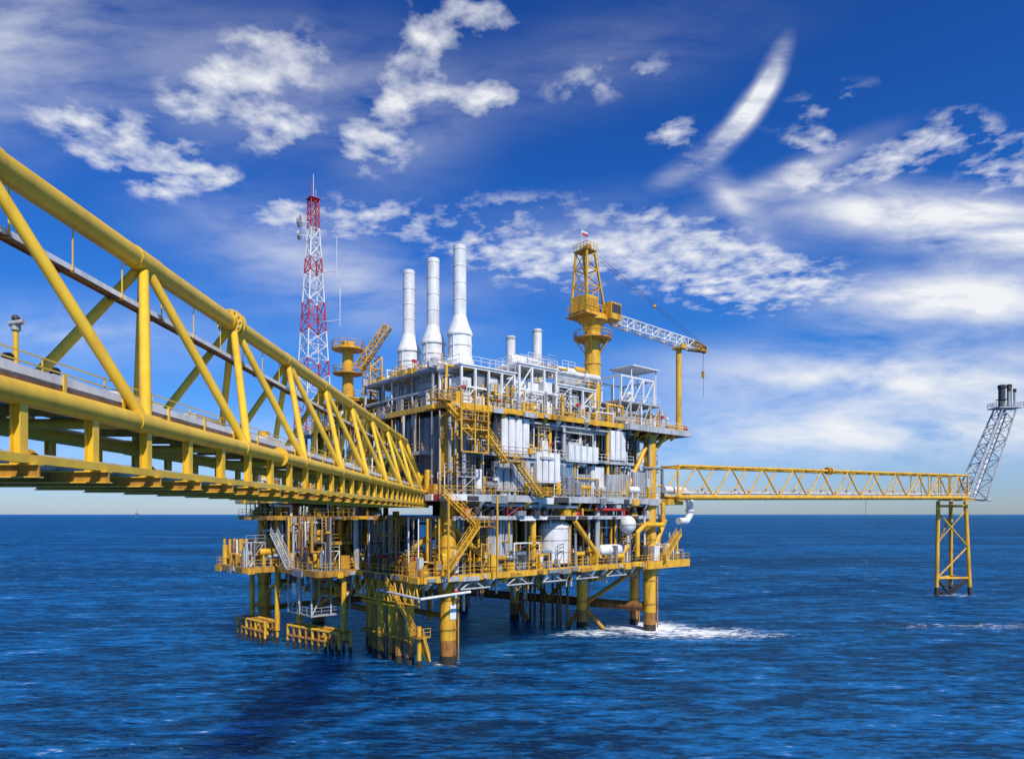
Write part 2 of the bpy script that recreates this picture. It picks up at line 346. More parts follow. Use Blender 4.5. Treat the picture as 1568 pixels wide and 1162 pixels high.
m.cyl((2.8,-5.1,28),(-1.6,-5.1,31),.08,YEL,6)
m.stair((-3.5,-4.2,22.6),(1.8,-4.2,18.4),1.0,YEL); landing_box(1.8,4.4,-4.5,-3.2,18.4); m.stair((1.8,-4.6,18.4),(-3.5,-4.6,12.2),1.0,YEL)
m.stair((42,-4.8,ZC+.1),(46.5,-4.8,16.5),1,YEL)
m.stair((-3.6,12,ZM),(-3.6,6,27.4),1,YEL,(1,0,0)); m.stair((-9,30,22.6),(-9,38,28),1,YEL,(1,0,0)); m.stair((-13,22,12),(-13,28,17),1,GRY,(1,0,0))
for x in (-3.4,4.6):
    m.bar((x,-4.8,11.5),(x,-4.8,22.5),.2,YEL)
m.make('stair_towers',plat)
# ---------------- process clutter
m=MB()
def clutter(x0,x1,y0,y1,z0,z1,n,cols):
    for i in range(n):
        x=R.uniform(x0,x1); y=R.uniform(y0,y1); c=R.choice(cols); t=R.random()
        if t<.22:
            a,b,h=R.uniform(.4,1.5),R.uniform(.4,1.3),R.uniform(.6,min(3,(z1-z0)*.6))
            m.box(x-a/2,x+a/2,y-b/2,y+b/2,z0+.05,z0+h,c)
            if R.random()<.5: m.box(x-a*.3,x+a*.3,y-b/2-.05,y-b/2-.001,z0+h*.4,z0+h*.8,R.choice(cols))
        elif t<.42:
            r=R.uniform(.06,.22); m.cyl((x,y,z0),(x,y,z1),r,c,7)
            if R.random()<.5: z=R.uniform(z0+.5,z1-.5); m.cyl((x,y,z),(x,y,z+.3),r*1.9,R.choice(cols+[RED]),7)
        elif t<.60:
            r=R.uniform(.07,.24); z=R.uniform(z0+.8,z1-.1); l=R.uniform(2,8)
            if R.random()<.65: 
                xa=min(x+l,x1+1); m.path([(x,y,z0 if R.random()<.5 else z1),(x,y,z),(xa,y,z),(xa,y,z1 if R.random()<.5 else z0)],r,c,7)
            else:
                ya=min(y+l,y1+1); m.path([(x,y,z0 if R.random()<.5 else z1),(x,y,z),(x,ya,z),(x,ya,z1 if R.random()<.5 else z0)],r,c,7)
        elif t<.68:
            r=R.uniform(.3,.7); m.vtank((x,y,z0+.3),r,R.uniform(.8,min(3,max(1,z1-z0-1))),c,12)
        elif t<.75:
            r=R.uniform(.3,.6); l=R.uniform(1.2,3); z=z0+R.uniform(.8,2.2); m.htank((x,y,z),(x+l,y,z),r,c,12); m.box(x+.2,x+.4,y-r*.6,y+r*.6,z0,z-r*.6,c); m.box(x+l-.4,x+l-.2,y-r*.6,y+r*.6,z0,z-r*.6,c)
        elif t<.86:
            a,b,h=R.uniform(1.2,3),R.uniform(1,2),R.uniform(1.5,min(4,max(1.6,z1-z0)))
            for dx in (0,a):
                for dy in (0,b): m.bar((x+dx,y+dy,z0),(x+dx,y+dy,z0+h),.12,c)
            for dy in (0,b): m.bar((x,y+dy,z0+h),(x+a,y+dy,z0+h),.12,c); m.cyl((x,y+dy,z0),(x+a,y+dy,z0+h),.05,c,5)
            m.rail((x,y,z0+h),(x+a,y,z0+h),c)
        elif t<.93:
            m.cyl((x,y,z0),(x,y,z0+R.uniform(2,3.4)),.06,c,5); 
            m.box(x-.3,x+.3,y-.2,y+.2,z0+2,z0+2.4,R.choice([RED,WHT,c]))
        else:
            w=.5
            for d in (0,w): m.bar((x+d,y,z0),(x+d,y,z1),.08,c)
            z=z0+.4
            while z<z1: m.bar((x,y,z),(x+w,y,z),.06,c); z+=.45
CY=[YEL,YEL,GRY,WHT,YED,MGR]; CG=[GRY,WHT,GRY,MGR,YEL,WHT]; CW=[WHT,WHT,GRY,YEL]; CL=[YEL,YED,YED,GRY,MGR,DRK,BRN,YEL,WHT]
clutter(-5,45,-2.6,3,ZC,19.4,210,[GRY,WHT,MGR,YEL,YED,DRK,YEL]); clutter(-5,44,3,11,ZC,19.4,110,CL)
clutter(-5.5,0,0,38,ZC,ZM-3,170,CL); clutter(-11.5,-6,15,39,ZC,ZM-3,170,CL); clutter(-16.5,-12,29,39.5,ZC,16,60,CL)
clutter(-8,0,11,39,ZM-2.9,ZM-.9,70,CL); clutter(-13,-8,27,39,ZM-2.9,ZM-.9,40,CL)
clutter(-9,-4,16,37,ZC+4,ZM-3,60,CL)
clutter(38,49,-3.6,5,ZC,17,56,CY+[WHT,DRK])
clutter(-2.5,7,-2.7,.4,ZM,ZU-1,80,CY+[MGR,DRK]); clutter(7,43,-2.9,1.2,ZM,28,150,CG+[DRK]); clutter(6,43,-2.8,2,28.5,ZU-.8,140,CG+[YEL,DRK])
clutter(-3,-1,1,38,ZM,ZU-1,130,CL+[GRY]); clutter(-7.5,-3.5,10.5,39,ZM,28,80,CL); clutter(-13.5,-8.5,26.5,39,ZM,27,60,CL)
clutter(-1.5,34,-2.6,0,ZU,38,120,CW+[GRY,MGR]); clutter(0,12,0,24,ZU,40.5,130,CG); clutter(10,33,5,14,ZU,42,80,CW); clutter(34,48,-3.8,6,ZU,38,60,CW)
clutter(-1.5,9,24,39,ZU,40,90,CY+[GRY,WHT]); clutter(0,9,4,24,40.4,42.4,80,[WHT,GRY,YEL]); clutter(11,27,-1,4,41,43,34,CW)
clutter(0,43,-2.6,2,ZM-2.9,ZM-1,110,[GRY,WHT,RED,MGR,YEL,DRK]); clutter(-5,40,-2.4,6,ZC-3,ZC-1,50,[GRY,YED,YEL])
clutter(-11,-5,16,38,ZC-4,ZC-1,60,[GRY,WHT,YEL,YED])
for k in range(14):
    z=R.choice((ZM-1.3,ZM-1.9,ZU-1.1,ZU-1.6,27.6))+R.uniform(-.2,.2); x=R.uniform(2,20); y=-2.6+R.uniform(0,1.5)
    m.cyl((x,y,z),(x+R.uniform(10,22),y,z),R.uniform(.12,.3),R.choice([GRY,WHT,YEL,GRY]),8)
m.path([(43,-3.6,24.2),(48,-4.2,24.2),(49.9,-4.2,22.8),(49.9,-4.2,19.8),(48.8,-4.2,18.8),(46.5,-4.2,18.8)],.6,WHT,14)
m.cyl((49.9,-4.2,20.5),(49.9,-4.2,20.8),.8,WHT,14); m.cyl((49.9,-4.2,22.2),(49.9,-4.2,22.45),.8,WHT,14)
m.path([(36,-3.5,13),(36,-3.5,17),(38,-3.5,18.2),(43,-3.5,18.2),(43,-3.5,22)],.4,YEL,12)
m.box(43,47.5,-4.5,-1,21.6,22.6,YEL); m.rail((44,-4.5,22.6),(47.5,-4.5,22.6),YEL)
m.make('process_equipment_and_pipework',plat)

# ------------------------------------------------------------ exhaust stacks
for k,y in enumerate((5.6,12.4,19.2)):
    m=MB(); c=(6.2,y,0)
    prof=[(2.1,41.4),(2.1,42.2),(1.75,42.8),(1.75,44.4),(1.86,44.42),(1.86,44.65),(1.75,44.67),(1.75,46.0),(1.92,46.02),(1.92,46.25),(1.35,47.7),(0.99,48.9)]
    z=48.9
    while z<58.6:
        prof += [(0.96,z+.01),(0.96,z+2.30),(1.01,z+2.31),(1.01,z+2.44)]; z+=2.45
    prof += [(0.96,z+.02),(0.97,59.2),(0.8,59.2),(0.8,56)]
    m.lathe(c,prof,WHT,32)
    for j in range(4):
        t=j*math.pi/2+.4; m.bar((6.2+1.9*math.cos(t),y+1.9*math.sin(t),41),(6.2+1.8*math.cos(t),y+1.8*math.sin(t),46),.14,WHT)
    m.make('exhaust_stack',mw=PM)
# ------------------------------------------------------------ radio tower
m=MB()
m.lattice((1,43,34.6),(1,43,72),5.2,5.2,1.6,1.6,14,.13,.07,WHT,up=(0,1,0),alt=[RED,RED,WHT,WHT,RED,WHT,WHT])
m.lattice((1,43,72),(1,43,77.5),1.6,1.6,1.5,1.5,4,.1,.06,RED,up=(0,1,0),alt=[RED])
m.cyl((1,43,77.5),(1,43,82),.06,WHT,6); m.cyl((.4,42.4,77.5),(.4,42.4,80.2),.05,RED,6); m.cyl((1.7,43.4,77),(1.7,43.4,79.6),.04,WHT,6)
m.box(0,2,42,44,77.4,77.5,RED)
for z,r in ((73,1.1),(70.5,.8)):
    m.cyl((-1.2,43.6,z),(-1.55,43.9,z),r,GRY,16); m.cyl((-1.2,43.6,z),(.6,43,z),.08,WHT,6)
for z,dx in ((64,2.8),(55,3.4)):
    m.cyl((2,42,z),(2+dx*.6,42-dx,z),.08,WHT,5); m.cyl((2+dx*.6,42-dx,z-1),(2+dx*.6,42-dx,z+6),.06,WHT,5)
m.box(-1.8,3.8,40.2,45.8,34.0,34.6,GRY)
m.bar((-1.6,40.4,22),(-1.6,40.4,34),.4,GRY); m.bar((3.6,40.4,22),(3.6,40.4,34),.4,GRY)
m.make('radio_tower',mw=PM)
# ------------------------------------------------------------ main pedestal crane
m=MB(); cx,cy=30,1
m.cyl((cx,cy,ZU-4),(cx,cy,50),1.3,YEL,24); 
for z in (37.5,41.5,44.5): m.cyl((cx,cy,z),(cx,cy,z+.25),1.42,YEL,24)
m.cyl((cx,cy,49.8),(cx,cy,51.6),1.3,YEL,24,r2=2.0); m.cyl((cx,cy,48.6),(cx,cy,48.8),3.1,YED,20)
for k in range(20):
    t=k*math.pi/10; t2=(k+1)*math.pi/10
    a=(cx+3.1*math.cos(t),cy+3.1*math.sin(t),48.8); b=(cx+3.1*math.cos(t2),cy+3.1*math.sin(t2),48.8); m.rail(a,b,YEL,1.1,.05,1.2)
    if k%4==0: m.bar((cx+3*math.cos(t),cy+3*math.sin(t),48.6),(cx+1.2*math.cos(t),cy+1.2*math.sin(t),46.2),.16,YEL)
m.cyl((cx,cy,51.6),(cx,cy,52.2),2.5,YEL,24)
m.box(cx-3.4,cx+2.6,cy-1.8,cy+2.2,52.2,52.7,YEL)
m.box(cx-3.2,cx-.4,cy-1.6,cy+2,52.7,55.2,YEL); m.box(cx-.3,cx+1.4,cy-.6,cy+1.6,52.7,54.2,YED)
m.box(cx+1.2,cx+3.8,cy-2.9,cy-1,51.9,54.6,YEL); m.box(cx+3.801,cx+3.86,cy-2.7,cy-1.2,52.9,54.3,DRK); m.box(cx+1.5,cx+3.6,cy-2.96,cy-2.901,52.9,54.3,DRK)
for a,b in (((-3.6,-2),(3,-2)),((-3.6,-2),(-3.6,2.4)),((3,2.4),(-3.6,2.4))): m.rail((cx+a[0],cy+a[1],52.7),(cx+b[0],cy+b[1],52.7),YEL,1.1,.05,1)
m.box(cx-3.8,cx+3.2,cy-2.2,cy+2.6,51.95,52.08,YED); m.rail((cx-3.2,cy-1.6,55.2),(cx-.4,cy-1.6,55.2),YEL)
for k in range(4): m.box(cx-2.9+k*.6,cx-2.5+k*.6,cy-1.66,cy-1.601,53.2,54.8,YED)
T=[(-2.6,-1.1),(-.8,-1.1),(-.8,1.3),(-2.6,1.3)]; Bq=[(-3.1,-1.5),(1.0,-1.5),(1.0,1.8),(-3.1,1.8)]
def lv(k,f): return (cx+Bq[k][0]+(T[k][0]-Bq[k][0])*f, cy+Bq[k][1]+(T[k][1]-Bq[k][1])*f, 54.2+8.4*f)
for k in range(4):
    m.bar(lv(k,0),lv(k,1),.30,YEL); k2=(k+1)%4
    for f in (.33,.66,1): m.bar(lv(k,f),lv(k2,f),.16,YEL)
    for f in (0,.33,.66): m.cyl(lv(k,f),lv(k2,f+.33),.08,YEL,6)
m.box(cx-2.9,cx-.5,cy-1.4,cy+1.6,62.6,62.8,YED); m.rail((cx-2.9,cy-1.4,62.8),(cx-.5,cy-1.4,62.8),YEL,1,.05,.8); m.rail((cx-2.9,cy-1.4,62.8),(cx-2.9,cy+1.6,62.8),YEL,1,.05,.8)
m.cyl((cx-1.6,cy-.8,63.3),(cx-1.6,cy+1,63.3),.5,YED,12); m.cyl((cx-2.6,cy,62.8),(cx-2.6,cy,66),.05,WHT,5)
m.box(cx-2.6,cx-1.2,cy-.02,cy+.02,65.2,65.6,RED); m.box(cx-2.6,cx-1.2,cy-.02,cy+.02,65.61,65.9,WHT)
bp=Vector((cx+2.4,cy-.6,52.6)); bt=Vector((54,-4.6,49.8)); dd=(bt-bp)
m.lattice(bp,bp+dd*.12,.8,.5,1.7,1.5,2,.11,.07,YEL); m.lattice(bp+dd*.12,bp+dd*.85,1.7,1.6,1.6,1.5,12,.11,.07,WHT,alt=None); m.lattice(bp+dd*.85,bt,1.6,1.5,.9,.8,3,.13,.08,YED)
m.cyl(bt+Vector((0,-.25,-.2)),bt+Vector((0,.25,-.2)),.5,YED,12); m.cyl(bt+Vector((-.8,-.2,.3)),bt+Vector((-.8,.2,.3)),.5,YEL,12)
top=Vector((cx-1.6,cy,63.4))
for o in (-.3,.3): m.cyl(top+Vector((0,o,0)),bt+Vector((0,o,.5)),.035,DRK,4)
mid=top.lerp(bt,.55); m.ball(mid,.35,YEL,8,6)
hk=bt+Vector((-.5,0,0)); m.cyl(hk,hk-Vector((0,0,4)),.04,DRK,4); m.box(hk.x-.22,hk.x+.22,hk.y-.2,hk.y+.2,hk.z-5.1,hk.z-4,YEL); m.cyl(hk-Vector((-.1,0,5)),hk-Vector((-.1,0,8.5)),.03,DRK,4)
m.make('pedestal_crane',mw=PM)
m=MB()   # boom rest
m.cyl((48,-3.2,ZU),(48,-3.2,49.2),.5,YEL,16); m.cyl((48,-3.2,ZU),(48,-3.2,ZU+1),.9,YEL,16); m.box(47.3,48.7,-4.4,-2.2,49.2,49.45,YEL); m.box(47.3,48.7,-4.4,-4.2,49.45,50,YEL)
m.cyl((49.4,-3.2,35.2),(49.9,-3.2,35.2),.6,RED,12)
for k in range(12): m.bar((48.55,-3.5,35.8+k*.9),(48.55,-2.9,35.8+k*.9),.06,YEL)
m.make('crane_boom_rest',mw=PM)
m=MB(); cx,cy=0,28
m.cyl((cx,cy,ZU),(cx,cy,47),.9,YEL,18); m.cyl((cx,cy,43),(cx,cy,43.2),2.4,YED,16); m.cyl((cx,cy,47),(cx,cy,47.3),2.6,YEL,16)
for k in range(12):
    t=k*math.pi/6;t2=(k+1)*math.pi/6
    for z,r in ((43.2,2.4),(47.3,2.6)): m.rail((cx+r*math.cos(t),cy+r*math.sin(t),z),(cx+r*math.cos(t2),cy+r*math.sin(t2),z),YEL,1.1,.05,1.3)
m.box(cx-1,cx+.8,cy-.8,cy+.6,47.3,48.4,YEL); m.lattice((cx+1,cy-2,44),(cx+4,cy-6,50.5),1.3,1.3,1.0,1.0,5,.12,.08,YEL)
m.lattice((cx+3.5,cy-2,36),(cx+3.5,cy-2,46),2.2,2.2,2.2,2.2,5,.14,.1,YEL,up=(0,1,0))
m.make('pedestal_crane',mw=PM)

# ------------------------------------------------------------ near access bridge (triangular truss)
m=MB()
XT,XR,XL=-14.3,-11.8,-16.8; ZT,ZB=H+9.72,H+2.9
Y0,Y1=-4,93
m.cyl((XT,Y0,ZT),(XT,Y1-1.5,ZT),.40,YEB,24)
for X in (XR,XL): m.cyl((X,Y0,ZB),(X,Y1,ZB),.30,YEB,20)
m.cyl((XT,Y1-1.5,ZT),(XR,Y1,ZB),.28,YEB,14); m.cyl((XT,Y1-1.5,ZT),(XL,Y1,ZB),.28,YEB,14)
yb=-3.5
while yb<Y1+.1:
    for X in (XR,XL):
        for yt in (yb-4.0,yb+4.5):
            if yt>Y1-1 or yt<Y0: continue
            m.cyl((X,yb,ZB),(XT,yt,ZT),.18,YEB,14)
        m.cyl((X,yb-.7,ZB),(X,yb+.7,ZB),.33,YEB,20)
    if yb+4.5<Y1-2: m.cyl((XT,yb+3.7,ZT),(XT,yb+5.3,ZT),.43,YEB,24)
    m.cyl((XR,yb,ZB),(XL,yb,ZB),.17,YEB,10)
    yb+=8.5
for yy in (34.55,34.95): m.cyl((XT,yy,ZT),(XT,yy+.2,ZT),.66,YEB,24)
for k in range(12):
    t=k*math.pi/6; m.cyl((XT+.56*math.cos(t),34.45,ZT+.56*math.sin(t)),(XT+.56*math.cos(t),35.25,ZT+.56*math.sin(t)),.05,GRY,6)
m.cyl((XR,34.6,ZB),(XR,34.7,ZB),.48,YEB,24)
y=-3.5; zl=H+1.0; k=0
while y<Y1:
    for X in (XR,XL):
        m.box(X-.12,X+.12,y-.02,y+.02,zl+.2,ZB-.25,YEB); m.box(X-.13,X-.1,y-.13,y+.13,zl+.2,ZB-.25,YEB); m.box(X+.1,X+.13,y-.13,y+.13,zl+.2,ZB-.25,YEB)
    m.box(XL-.5,XR+.5,y-.14,y+.14,zl+.17,zl+.2,YEB); m.box(XL-.5,XR+.5,y-.02,y+.02,zl-.1,zl+.17,YED); m.box(XL-.5,XR+.5,y-.14,y+.14,zl-.13,zl-.1,YEB)
    y+=8.5/3; k+=1
for X in (XR+.25,XL-.25): m.box(X-.1,X+.1,Y0,Y1,zl-.02+.23,zl+.42,YEB)
bridge=m.make('access_bridge')
m=MB()
m.box(-16.3,-12.3,Y0,Y1+3,H+3.42,H+3.5,GRY); m.box(-12.29,-12.23,Y0,Y1,H+3.5,H+3.72,WHT); m.box(-12.29,-12.25,Y0,Y1,H+3.22,H+3.42,BRN); m.box(-16.4,-16.32,Y0,Y1,H+3.4,H+3.62,WHT)
y=Y0
while y<Y1: 
    m.box(-16.4,-12.3,y-.08,y+.08,H+3.08,H+3.41,YED); m.box(-12.23,-12.19,y-.06,y+.06,H+3.1,H+3.8,YEB); y+=2.83
m.rail((-16.35,Y0,H+3.6),(-16.35,Y1,H+3.6),YEB,1.05,.035,2.1)
m.rail((-12.5,Y0,H+3.6),(-12.5,Y1,H+3.6),YEB,.55,.025,2.8)
m.box(-14.7,-14.3,Y0,Y1-3,H+7.95,H+7.99,BRN); m.box(-14.29,-14.26,Y0,Y1-3,H+7.88,H+8.06,WHT); m.box(-14.74,-14.71,Y0,Y1-3,H+7.88,H+8.06,BRN)
y=Y0+.9
while y<Y1-4:
    m.bar((-14.22,y,H+7.8),(-14.22,y,H+9.4),.035,YEB); m.bar((-14.74,y,H+7.85),(-14.2,y,H+7.85),.07,BRN); y+=2.8
for X,r,mt in ((-12.9,.22,GRY),(-14.5,.17,YED),(-15.9,.2,WHT)): m.cyl((X,Y0,zl+.2+r),(X,Y1+2,zl+.2+r),r,mt,14)
for y in range(0,92,6):
    m.cyl((-12.9,y,zl+.42),(-12.9,y+.2,zl+.42),.32,YED,12)
y=12
while y<90:
    l=R.uniform(1,3); m.box(-13.2,-12.7,y,y+l,H+3.51,H+3.5+R.uniform(.35,.6),R.choice([WHT,WHT,GRY])); y+=l+R.uniform(.6,3)
m.cyl((-16.5,-2,H+4.15),(-16.5,92,H+4.15),.09,WHT,8)
m.make('walkway_and_services',bridge)
m=MB()
m.cyl((-17.3,23.8,H+3.4),(-17.3,23.8,H+6.4),.09,YEB,10); m.cyl((-17.3,23.8,H+6.4),(-17.3,23.8,H+6.68),.15,GRY,12); m.ball((-17.3,23.8,H+6.82),.13,DRK,10,6); m.cyl((-17.45,23.7,H+6.6),(-16.95,23.7,H+6.68),.09,GRY,10)
m.cyl((-17.5,24,H+3.4),(-17.5,24,H+5.8),.06,WHT,8); m.box(-17.5,-16.7,23.7,23.9,H+3.3,H+3.5,YEB)
m.make('navigation_lamp_post',bridge)
for yy in (24.8,22.5):
    m=MB(); m.cyl((-16.6,yy,H+4.2),(-16.6,yy,H+5.1),.04,YEB,6); m.cyl((-16.7,yy,H+5.2),(-16.5,yy-.12,H+5.12),.13,DRK,12,r2=.18); m.make('floodlight',bridge)

# ------------------------------------------------------------ flare bridge
m=MB()
p0=Vector((27.5,119,H+2.9)); p1=Vector((110,168,H+4.0)); hgt=5.4; n=22
d=(p1-p0); hd=Vector((d.x,d.y,0)).normalized(); sd=Vector((hd.y,-hd.x,0))*2.0
def bp_(k,side,top): 
    b=p0+d*(k/n); return b+sd*side+Vector((0,0,hgt if top else 0))
for side in (-1,1):
    m.cyl(bp_(0,side,0),bp_(n,side,0),.42,YEL,12); m.cyl(bp_(0,side,1),bp_(n,side,1),.26,YEL,12)
    for k in range(n):
        if side<0 and k%2: continue
        if k%2==0: m.cyl(bp_(k,side,0),bp_(k+1,side,1),.15,YEL,8)
        else: m.cyl(bp_(k,side,1),bp_(k+1,side,0),.15,YEL,8)
    m.cyl(bp_(0,side,0),bp_(0,side,1),.2,YEL,8); m.cyl(bp_(n,side,0),bp_(n,side,1),.2,YEL,8)
    for k in range(n-4,n): m.cyl(bp_(k,side,0),bp_(k,side,1),.12,YEL,8)
for k in range(n+1): 
    m.cyl(bp_(k,-1,0),bp_(k,1,0),.14,YEL,8); m.cyl(bp_(k,-1,1),bp_(k,1,1),.12,YEL,8)
m.cyl(bp_(9.4,1,1),bp_(9.5,1,1),.75,YEL,14); m.cyl(bp_(9.6,1,1),bp_(9.7,1,1),.75,YEL,14)
m.cyl(p0+Vector((0,0,.9)),p1+Vector((0,0,.9)),.3,GRY,10); m.cyl(p0+sd*.5+Vector((0,0,.8)),p1+sd*.5+Vector((0,0,.8)),.16,WHT,10)
m.rail(p0+sd*.9+Vector((0,0,.6)),p1+sd*.9+Vector((0,0,.6)),YEL,1.1,.04,2.5)
m.box(106,112,165,170,H+3.3,H+3.6,YEL)
m.cyl(p0+d*.565+sd,p0+d*.565+sd-Vector((0,0,23)),.035,DRK,4)
m.make('flare_bridge')
m=MB()
ft=[(105.2,168.5),(112.4,169.2),(111.2,173)]; fb=[(104.6,168.2),(113.4,169.0),(111.8,174)]
def fl(k,z): 
    f=(H+3.2-z)/(H+3.2); return (ft[k][0]+(fb[k][0]-ft[k][0])*f, ft[k][1]+(fb[k][1]-ft[k][1])*f, z)
for k in range(3):
    m.cyl(fl(k,2.0),fl(k,H+3.2),.46,YEL,12); m.cyl(fl(k,-4),fl(k,2.0),.48,BLK,12); k2=(k+1)%3
    for z in (4.2,22): m.cyl(fl(k,z),fl(k2,z),.3,YEL,10)
m.cyl(fl(0,20.5),fl(1,12.0),.2,YEL,8); m.cyl(fl(1,12.0),fl(0,4.2),.2,YEL,8); m.cyl(fl(0,13),fl(1,21),.12,YEL,8); m.cyl(fl(2,20.5),fl(0,12.0),.16,YED,8)
for k in range(3): m.cyl(fl(k,4.2),(109,170,0),.3,BLK,8); m.cyl(fl(k,4.2),(106.5,170,-.5),.22,BLK,8)
m.make('flare_support_jacket')
m=MB()
b0=Vector((114.5,170,H+4.5)); b1=Vector((124.3,172,H+26.5))
m.lattice(b0,b1,4.6,4.6,3.2,3.2,9,.2,.1,GRY,up=(0,1,0))
m.cyl(b0+Vector((.5,0,0)),b1,.35,WHT,10); m.cyl(b0+Vector((-.6,.6,0)),b1+Vector((-.6,.6,0)),.2,WHT,10)
m.cyl(p1+Vector((0,0,0)),b0+Vector((3,0,-1)),.3,GRY,8); m.cyl(p1+Vector((0,0,5.4)),b0+Vector((-2,0,1.5)),.25,GRY,8); m.cyl(p1+sd,b0+Vector((4,-1,-1)),.3,GRY,8)
m.cyl(p1+Vector((0,0,4.5)),b0+Vector((1,0,7.5)),.2,GRY,8); m.cyl(p1+Vector((2,0,0)),b0+Vector((-1,0,3.5)),.18,GRY,8)
m.box(b1.x-3,b1.x+3,b1.y-2.2,b1.y+2.2,b1.z,b1.z+.25,GRY)
for a,b in (((-3,-2.2),(3,-2.2)),((-3,-2.2),(-3,2.2)),((3,-2.2),(3,2.2)),((-3,2.2),(3,2.2))): m.rail(b1+Vector((a[0],a[1],.25)),b1+Vector((b[0],b[1],.25)),GRY,1.2,.06,1.2)
for dx,dy,r,h in ((-.9,0,.75,6),(1.2,.3,.5,6.2),(.2,-1,.35,5.2),(2,-.5,.3,5)):
    m.cyl(b1+Vector((dx,dy,.2)),b1+Vector((dx,dy,h)),r,DRK if r>.4 else GRY,14); m.cyl(b1+Vector((dx,dy,h-.9)),b1+Vector((dx,dy,h-.1)),r*1.2,BLK,14,caps=True)
m.box(b1.x-1.8,b1.x+.2,b1.y-1,b1.y+1,b1.z+2.2,b1.z+2.4,DRK)
m.make('flare_boom')
m=MB(); m.box(-2210,-2192,4000,4010,16,26,MGR)
for x in (-2208,-2194): m.cyl((x,4005,-2),(x,4005,17),1.4,MGR,8)
m.cyl((-2200,4005,26),(-2200,4005,48),1.0,MGR,6); m.make('distant_platform')

# ------------------------------------------------------------ sea
me=bpy.data.meshes.new('sea'); S=60000
me.from_pydata([(-S,-S,0),(S,-S,0),(S,S,0),(-S,S,0)],[],[[0,1,2,3]])
sea=bpy.data.objects.new('sea',me); scene.collection.objects.link(sea)
mt,nt,b=nmat('sea_water'); N=nt.nodes; L=nt.links; me.materials.append(mt)
geo=N.new('ShaderNodeNewGeometry')
def mth(op,a,b_=None,c=None,clamp=False):
    n_=N.new('ShaderNodeMath'); n_.operation=op; n_.use_clamp=clamp
    for i,v in enumerate((a,b_,c)):
        if v is None: continue
        if isinstance(v,(int,float)): n_.inputs[i].default_value=v
        else: L.new(v,n_.inputs[i])
    return n_.outputs[0]
def noise(vec,scale,detail=3,rough=.55,rot=0,sc=(1,1,1),dist=0,loc=(0,0,0)):
    mp=N.new('ShaderNodeMapping'); mp.inputs['Rotation'].default_value=(0,0,rot); mp.inputs['Scale'].default_value=sc; mp.inputs['Location'].default_value=loc
    L.new(vec,mp.inputs[0]); t=N.new('ShaderNodeTexNoise'); t.inputs['Scale'].default_value=scale; t.inputs['Detail'].default_value=detail
    t.inputs['Roughness'].default_value=rough; t.inputs['Distortion'].default_value=dist; L.new(mp.outputs[0],t.inputs['Vector']); return t.outputs[0]
P=geo.outputs['Position']
w1=noise(P,.06,2,.5,.2,(.7,1.9,1)); w2=noise(P,.22,3,.6,-.22,(.6,1.9,1),.5); w3=noise(P,.85,4,.68,.18,(.6,1.7,1),.4)
hgtv=mth('ADD',mth('MULTIPLY',w1,4.0),mth('ADD',mth('MULTIPLY',w2,3.4),mth('MULTIPLY',w3,1.1)))
bmp=N.new('ShaderNodeBump'); bmp.inputs['Strength'].default_value=1; bmp.inputs['Distance'].default_value=1.0
L.new(hgtv,bmp.inputs['Height'])
N.remove(b)
cr=mth('ADD',mth('ADD',mth('MULTIPLY',w2,.42),mth('MULTIPLY',w3,.43)),mth('MULTIPLY',w1,.15))
big=noise(P,.012,3,.55,.1,(.4,1.6,1),.6)
mx=N.new('ShaderNodeMix'); mx.data_type='RGBA'; mx.inputs[6].default_value=(.0005,.011,.050,1); mx.inputs[7].default_value=(.004,.120,.36,1)
L.new(mth('ADD',mth('MULTIPLY_ADD',cr,8.0,-3.75),mth('MULTIPLY_ADD',big,2.0,-1.0),None,True),mx.inputs[0])  # light and dark of the ripples put into the water colour by wave height
sp=N.new('ShaderNodeSeparateXYZ'); L.new(P,sp.inputs[0])
def ell(cx,cy,rx,ry):
    dx=mth('DIVIDE',mth('SUBTRACT',sp.outputs[0],cx),rx); dy=mth('DIVIDE',mth('SUBTRACT',sp.outputs[1],cy),ry)
    return mth('SUBTRACT',1.0,mth('SQRT',mth('ADD',mth('MULTIPLY',dx,dx),mth('MULTIPLY',dy,dy))),None,True)
fo=mth('MAXIMUM',ell(24.5,120,11,12),mth('MULTIPLY',ell(31,115,20,9),.75)); fo=mth('MAXIMUM',fo,mth('MULTIPLY',ell(14,115,12,6),.6)); fo=mth('MAXIMUM',fo,mth('MULTIPLY',ell(88,122,34,6),.36))
fo=mth('MAXIMUM',fo,mth('MULTIPLY',ell(-8.6,91.7,3.2,3.2),.5)); fo=mth('MAXIMUM',fo,mth('MULTIPLY',ell(109,169,9,7),.45))
fn=noise(P,.55,6,.75,.2,(.8,1.8,1),1.2)
foam_glint=mth('MULTIPLY',mth('ADD',mth('MULTIPLY',fo,1.35),mth('SUBTRACT',mth('MULTIPLY',fn,3.6),2.25)),2.0,None,True)
foam_glint=mth('MULTIPLY',foam_glint,mth('MULTIPLY',fo,5,None,True))
crest_glint=mth('MULTIPLY',mth('SUBTRACT',cr,.60),11,None,True)
foam_glint=mth('MAXIMUM',foam_glint,mth('MULTIPLY',crest_glint,.5))  # adds wave sparkle to the real foam, painted as white on the crests
sss=N.new('ShaderNodeSubsurfaceScattering'); sss.falloff='BURLEY'; sss.inputs['Scale'].default_value=16.0; sss.inputs['Radius'].default_value=(.5,.8,1.0)
L.new(mx.outputs[2],sss.inputs['Color'])
dif=N.new('ShaderNodeBsdfDiffuse'); dif.inputs['Color'].default_value=(.85,.88,.9,1)
glo=N.new('ShaderNodeBsdfGlossy'); glo.inputs['Color'].default_value=(.30,.70,1,1); glo.inputs['Roughness'].default_value=.15; L.new(bmp.outputs[0],glo.inputs['Normal'])
